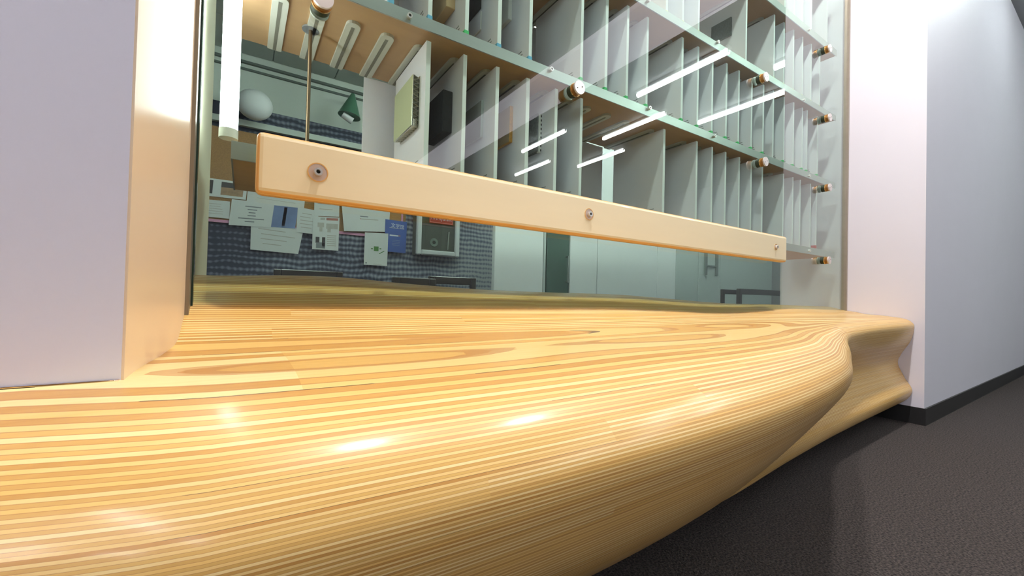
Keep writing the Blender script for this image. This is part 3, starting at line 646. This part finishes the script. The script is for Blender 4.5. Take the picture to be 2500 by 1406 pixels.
t, pa, uv, Y = sheet('photo_poster', ((566, 486), (729, 504), (720, 559), (558, 549)), 'white poster with a blue folded cloth photo on its right', 'poster')
pa('photo', 0.62, 0.06, 1.0, 0.98, PHOTO); pa('photo_fold', 0.78, 0.1, 0.83, 0.9, mat('brown_fold', (0.13, 0.10, 0.12), 0.6, noise=0.3))
for i, (a, b) in enumerate(((0.2, 0.44), (0.24, 0.38), (0.26, 0.36), (0.25, 0.37), (0.12, 0.5), (0.22, 0.36))): pa('text_line', a, 0.2+0.12*i, b, 0.24+0.12*i, INK)
sheet('note_sheet', ((727, 505), (778, 515), (774, 572), (723, 567)), 'small white note right of the blue photo poster', 'paper', lines=5, ink=FADE)
sheet('letter_sheet', ((768, 470), (829, 480), (828, 529), (767, 527)), 'pale letter above the world map leaflet', 'paper', lines=3, ink=FADE)
t, pa, uv, Y = sheet('map_leaflet', ((764, 528), (829, 531), (826, 612), (762, 608)), 'white leaflet printed with a small world map', 'leaflet')
pa('map_print', 0.18, 0.18, 0.42, 0.32, FADE); pa('map_print', 0.25, 0.32, 0.36, 0.45, FADE); pa('map_print', 0.5, 0.2, 0.95, 0.36, FADE); pa('map_print', 0.55, 0.36, 0.68, 0.46, FADE)
pa('headline', 0.5, 0.03, 0.95, 0.1, REDP); pa('headline', 0.28, 0.03, 0.45, 0.1, FADE); pa('figure_print', 0.12, 0.62, 0.26, 0.8, DKP); pa('figure_print', 0.36, 0.62, 0.48, 0.9, DKP); pa('figure_print', 0.14, 0.78, 0.48, 0.96, INK)
for i in range(6): pa('text_line', 0.55, 0.55+0.06*i, 0.9, 0.575+0.06*i, FADE)
t, pa, uv, Y = sheet('cover_sheet', ((833, 488), (953, 505), (949, 566), (840, 564)), 'large blank white sheet in the middle of the pinboard', 'paper')
pa('text_line', 0.36, 0.46, 0.53, 0.49, INK); pa('text_line', 0.38, 0.55, 0.75, 0.58, FADE); pa('text_mark', 0.36, 0.54, 0.375, 0.58, REDP)
t, pa, uv, Y = sheet('blue_brochure', ((941, 535), (994, 542), (990, 618), (938, 613)), 'dark blue brochure with white title, right of the pinboard', 'brochure', mat('blue_brochure', (0.045, 0.10, 0.36), 0.4, noise=0.12, nscale=6))
WH = mat('white_print', (0.8, 0.82, 0.85), 0.6, noise=0.03)
c0 = uv(0.26, 0.20); c1 = uv(0.80, 0.24)
text_mesh('title', '\u6587\u5b66\u9986', (c0.x, Y-0.0008, c0.z-0.003), 0.046, WH, t, -0.08)
pa('subtitle', 0.2, 0.235, 0.88, 0.25, FADE); pa('pencil_print', 0.22, 0.46, 0.62, 0.50, WH); pa('pencil_tip', 0.62, 0.46, 0.72, 0.49, REDP)
for i in range(4): pa('text_line', 0.35, 0.62+0.05*i, 0.7, 0.635+0.05*i, mat('pale_blue_print', (0.16, 0.22, 0.40), 0.6, noise=0.1))
t, pa, uv, Y = sheet('plant_leaflet', ((891, 567), (948, 570), (945, 649), (888, 646)), 'white leaflet with a small green plant emblem, lowest on the board', 'leaflet')
GRN = mat('leaf_green_print', (0.07, 0.22, 0.04), 0.6, noise=0.2)
pa('emblem', 0.40, 0.42, 0.60, 0.56, GRN); pa('emblem', 0.28, 0.48, 0.36, 0.51, GRN); pa('emblem', 0.64, 0.47, 0.72, 0.50, GRN)
q = [uv(0.62, 0.63), uv(0.85, 0.54), uv(0.86, 0.56), uv(0.64, 0.65)]; obj('emblem', [(a.x, Y-0.0006, a.z) for a in q], [(3, 2, 1, 0)], GRN, t)
pa('text_line', 0.4, 0.955, 0.75, 0.97, FADE); pa('text_mark', 0.06, 0.92, 0.13, 0.96, INK)

# fire hydrant cabinet
fx0, fx1, fz0, _z = wall_rect(1017, 620, 1126, 470, YM-0.16); fz1 = ZatY(1070, 470, YM-0.16)
fc = thing('fire_hydrant_cabinet', ((fx0+fx1)/2, YM-0.1, fz0), 'white framed fire hydrant cabinet with red sign on its glass door', 'cabinet')
GREYI = mat('grey_cabinet_inside', (0.16, 0.16, 0.13), 0.6, noise=0.2, nscale=6)
box('case', (fx0, YM-0.11, fz0), (fx1, YM, fz1), GREYI, fc)
fw = 0.062
for nm, a, b in (('frame_side', (fx0, YM-0.16, fz0), (fx0+fw, YM-0.11, fz1)), ('frame_side', (fx1-fw, YM-0.16, fz0), (fx1, YM-0.11, fz1)), ('frame_bottom', (fx0+fw, YM-0.16, fz0), (fx1-fw, YM-0.11, fz0+fw)), ('frame_top', (fx0+fw, YM-0.16, fz1-fw), (fx1-fw, YM-0.11, fz1))):
    box(nm, a, b, DOORW, fc, 0.012, 1)
pd = box('door_pane', (fx0+fw, YM-0.132, fz0+fw), (fx1-fw, YM-0.128, fz1-fw), glass_pane('cabinet_glass', (0.75, 0.8, 0.75), 1.5), fc)
hx_, hz_ = XatY(1059, 592, YM-0.115), ZatY(1059, 592, YM-0.115)
tube('valve_wheel', (hx_, YM-0.125, hz_), (hx_, YM-0.114, hz_), 0.052, 0.022, mat('grey_valve', (0.45, 0.50, 0.46), 0.4, metal=0.3, noise=0.1), fc)
cyl('nozzle', (XatY(1093, 605, YM-0.118), YM-0.118, ZatY(1093, 610, YM-0.118)), (XatY(1096, 570, YM-0.118), YM-0.118, ZatY(1096, 566, YM-0.118)), 0.008, STEEL, fc, n=12)
box('hose_pipe', (fx0+fw, YM-0.118, ZatY(1070, 557, YM)), (fx1-fw, YM-0.112, ZatY(1070, 554, YM)), mat('pink_hose', (0.35, 0.22, 0.18), 0.6, noise=0.1), fc)
rx0, rx1 = XatY(1048, 540, YM-0.133), XatY(1106, 540, YM-0.133); rz0 = ZatY(1076, 546.5, YM-0.133)
sg = box('sign', (rx0, YM-0.137, rz0), (rx1, YM-0.133, rz0+0.20), mat('red_sign', (0.42, 0.03, 0.02), 0.5, noise=0.05), fc)
for a, b in (((rx0+0.008, rz0+0.008), (rx1-0.008, rz0+0.013)), ((rx0+0.008, rz0+0.187), (rx1-0.008, rz0+0.192)), ((rx0+0.008, rz0+0.008), (rx0+0.013, rz0+0.192)), ((rx1-0.013, rz0+0.008), (rx1-0.008, rz0+0.192))):
    box('sign_border', (a[0], YM-0.1378, a[1]), (b[0], YM-0.137, b[1]), mat('pale_red', (0.70, 0.30, 0.25), 0.5, noise=0.03), sg)
tt, wd = text_mesh('lettering', 'Fire hydrant', (rx0+0.022, YM-0.1382, rz0+0.045), 0.052, WH, sg)
k_ = (rx1-rx0-0.044)/wd
for v in tt.data.vertices: v.co.x = (v.co.x-(rx0+0.022-OFF[sg.name].x))*k_+(rx0+0.022-OFF[sg.name].x)

# row of tall cupboard doors on the right
YD = 3.2
def door(px0, px1, m, label, edge=True, depth=0.05):
    x0, x1 = XatY(px0, 660, YD), XatY(px1, 660, YD)
    t = thing('cupboard_door', ((x0+x1)/2, YD, 0), label, 'door', 'tall doors behind the glass')
    box('leaf', (x0+0.003, YD, 0.02), (x1-0.003, YD+depth, 2.4), m, t, 0.004, 1); return t, x0, x1
door(1206, 1326, DOORW, 'white tall door just right of the woven mural')
t, x0, x1 = door(1326, 1333, DOORG, 'narrow grey door post beside the dark green door')
t, x0, x1 = door(1334, 1390, DOORD, 'narrow dark green door with a long pull handle')
xh = XatY(1386, 660, YD-0.03)
hd = cyl('pull_handle', (xh, YD-0.04, ZatY(1386, 690, YD)), (xh, YD-0.04, ZatY(1386, 626, YD)), 0.010, DIM, t, n=12)
for py in (688, 628): cyl('handle_stud', (xh, YD-0.04, ZatY(1386, py, YD)), (xh, YD, ZatY(1386, py, YD)), 0.007, DIM, hd, n=10)
door(1391, 1458, DOORW, 'pale door immediately right of the dark green door')
door(1458, 1605, DOORW, 'widest pale door in the row behind the glass')
door(1605, 1650, DOORW, 'narrow pale door left of the grey doors')
door(1650, 1705, DOORG, 'grey-green door, first after the pale doors')
t, x0, x1 = door(1705, 1758, DOORG, 'grey-green door carrying an H shaped handle plate')
xa, xb = XatY(1722, 650, YD-0.02), XatY(1754, 650, YD-0.02); za, zb_ = ZatY(1740, 672, YD-0.02), ZatY(1740, 605, YD-0.02); zm = ZatY(1738, 649, YD-0.02)
hp = box('handle_plate', (xa, YD-0.02, za), (xa+0.05, YD, zb_), DIM, t); box('handle_plate', (xb-0.05, YD-0.02, za), (xb, YD, zb_), DIM, t); box('handle_bar', (xa+0.05, YD-0.018, zm-0.008), (xb-0.05, YD-0.005, zm+0.008), DIM, t)
door(1758, 1885, DOORG, 'broad grey-green door at the right end, behind a chair')

# dark wooden chairs: seat, four legs, open back
def chair(x, y, w, top, label, rot=0.0):
    t = thing('wooden_chair', (x, y, 0), label, 'chair', 'dark chairs behind the glass'); h = 0.46 if top > 0.6 else top-0.2; d = 0.42; s = 0.038
    box('seat', (x-w/2, y-d/2, h-0.035), (x+w/2, y+d/2, h), CHAIRM, t, 0.008, 1)
    for sx in (-1, 1):
        for sy in (-1, 1):
            cx_, cy_ = x+sx*(w/2-s/2), y+sy*(d/2-s/2)
            box('leg', (cx_-s/2, cy_-s/2, 0), (cx_+s/2, cy_+s/2, h-0.036 if sy > 0 else top-0.001), CHAIRM, t, 0.004, 1)
    yb = y-d/2+s/2
    box('top_rail', (x-w/2+s, yb-0.014, top-0.055), (x+w/2-s, yb+0.014, top), CHAIRM, t, 0.005, 1)
    box('lower_rail', (x-w/2+s, yb-0.012, h+0.06), (x+w/2-s, yb+0.012, h+0.10), CHAIRM, t, 0.004, 1)
    return t
def chair_px(px0, px1, pt, y, label):
    x0, x1 = XatY(px0, pt, y), XatY(px1, pt, y); return chair((x0+x1)/2, y+0.19, x1-x0, ZatY((px0+px1)/2, pt, y), label)
chair_px(668, 836, 660, 2.9, 'dark wooden chair in front of the mural, nearest the left')
chair_px(1047, 1160, 676, 2.75, 'dark wooden open-back chair below the fire hydrant cabinet')
chair_px(958, 1062, 678, 2.22, 'dark wooden chair left of the one below the hydrant cabinet')
chair_px(1762, 1806, 707, 2.75, 'dark chair far right, left one of the touching pair')
chair_px(1802, 1912, 707, 2.15, 'dark chair far right, at the white pier')

# white globe lamp and green cone lamp on the back wall
lp = thing('wall_lamp', tuple(atY(620, 255, YM-0.2)), 'white rounded wall lamp high on the back wall at left', 'lamp')
c = atY(622, 256, YM-0.2); bm = bmesh.new()
bmesh.ops.create_uvsphere(bm, u_segments=24, v_segments=14, radius=0.155, matrix=Matrix.Translation(c) @ Matrix.Diagonal((1.0, 0.7, 0.95, 1)))
from_bm('shade', bm, mat('white_lamp_shade', (0.82, 0.84, 0.85), 0.4, noise=0.02), lp, True); cyl('wall_arm', (c.x-0.02, YM-0.16, c.z), (c.x-0.02, YM, c.z), 0.025, FIX, lp)
c = atY(858, 262, YM-0.3); lg = thing('cone_lamp', tuple(c), 'dark green cone lamp high on the back wall beside the shelves', 'lamp')
top = atY(862, 230, YM-0.3); cyl('cone_shade', (c.x-0.02, YM-0.3, atY(853, 284, YM-0.3).z), top, 0.115, mat('green_enamel', (0.06, 0.16, 0.10), 0.35, noise=0.05), lg, 0.02, n=24)
cc = atY(851, 287, YM-0.33); cyl('bulb', (cc.x-0.06, cc.y, cc.z+0.02), (cc.x+0.04, cc.y, cc.z-0.03), 0.035, FIX, lg); cyl('wall_arm', top, (top.x, YM, top.z+0.02), 0.012, BLACK, lg)
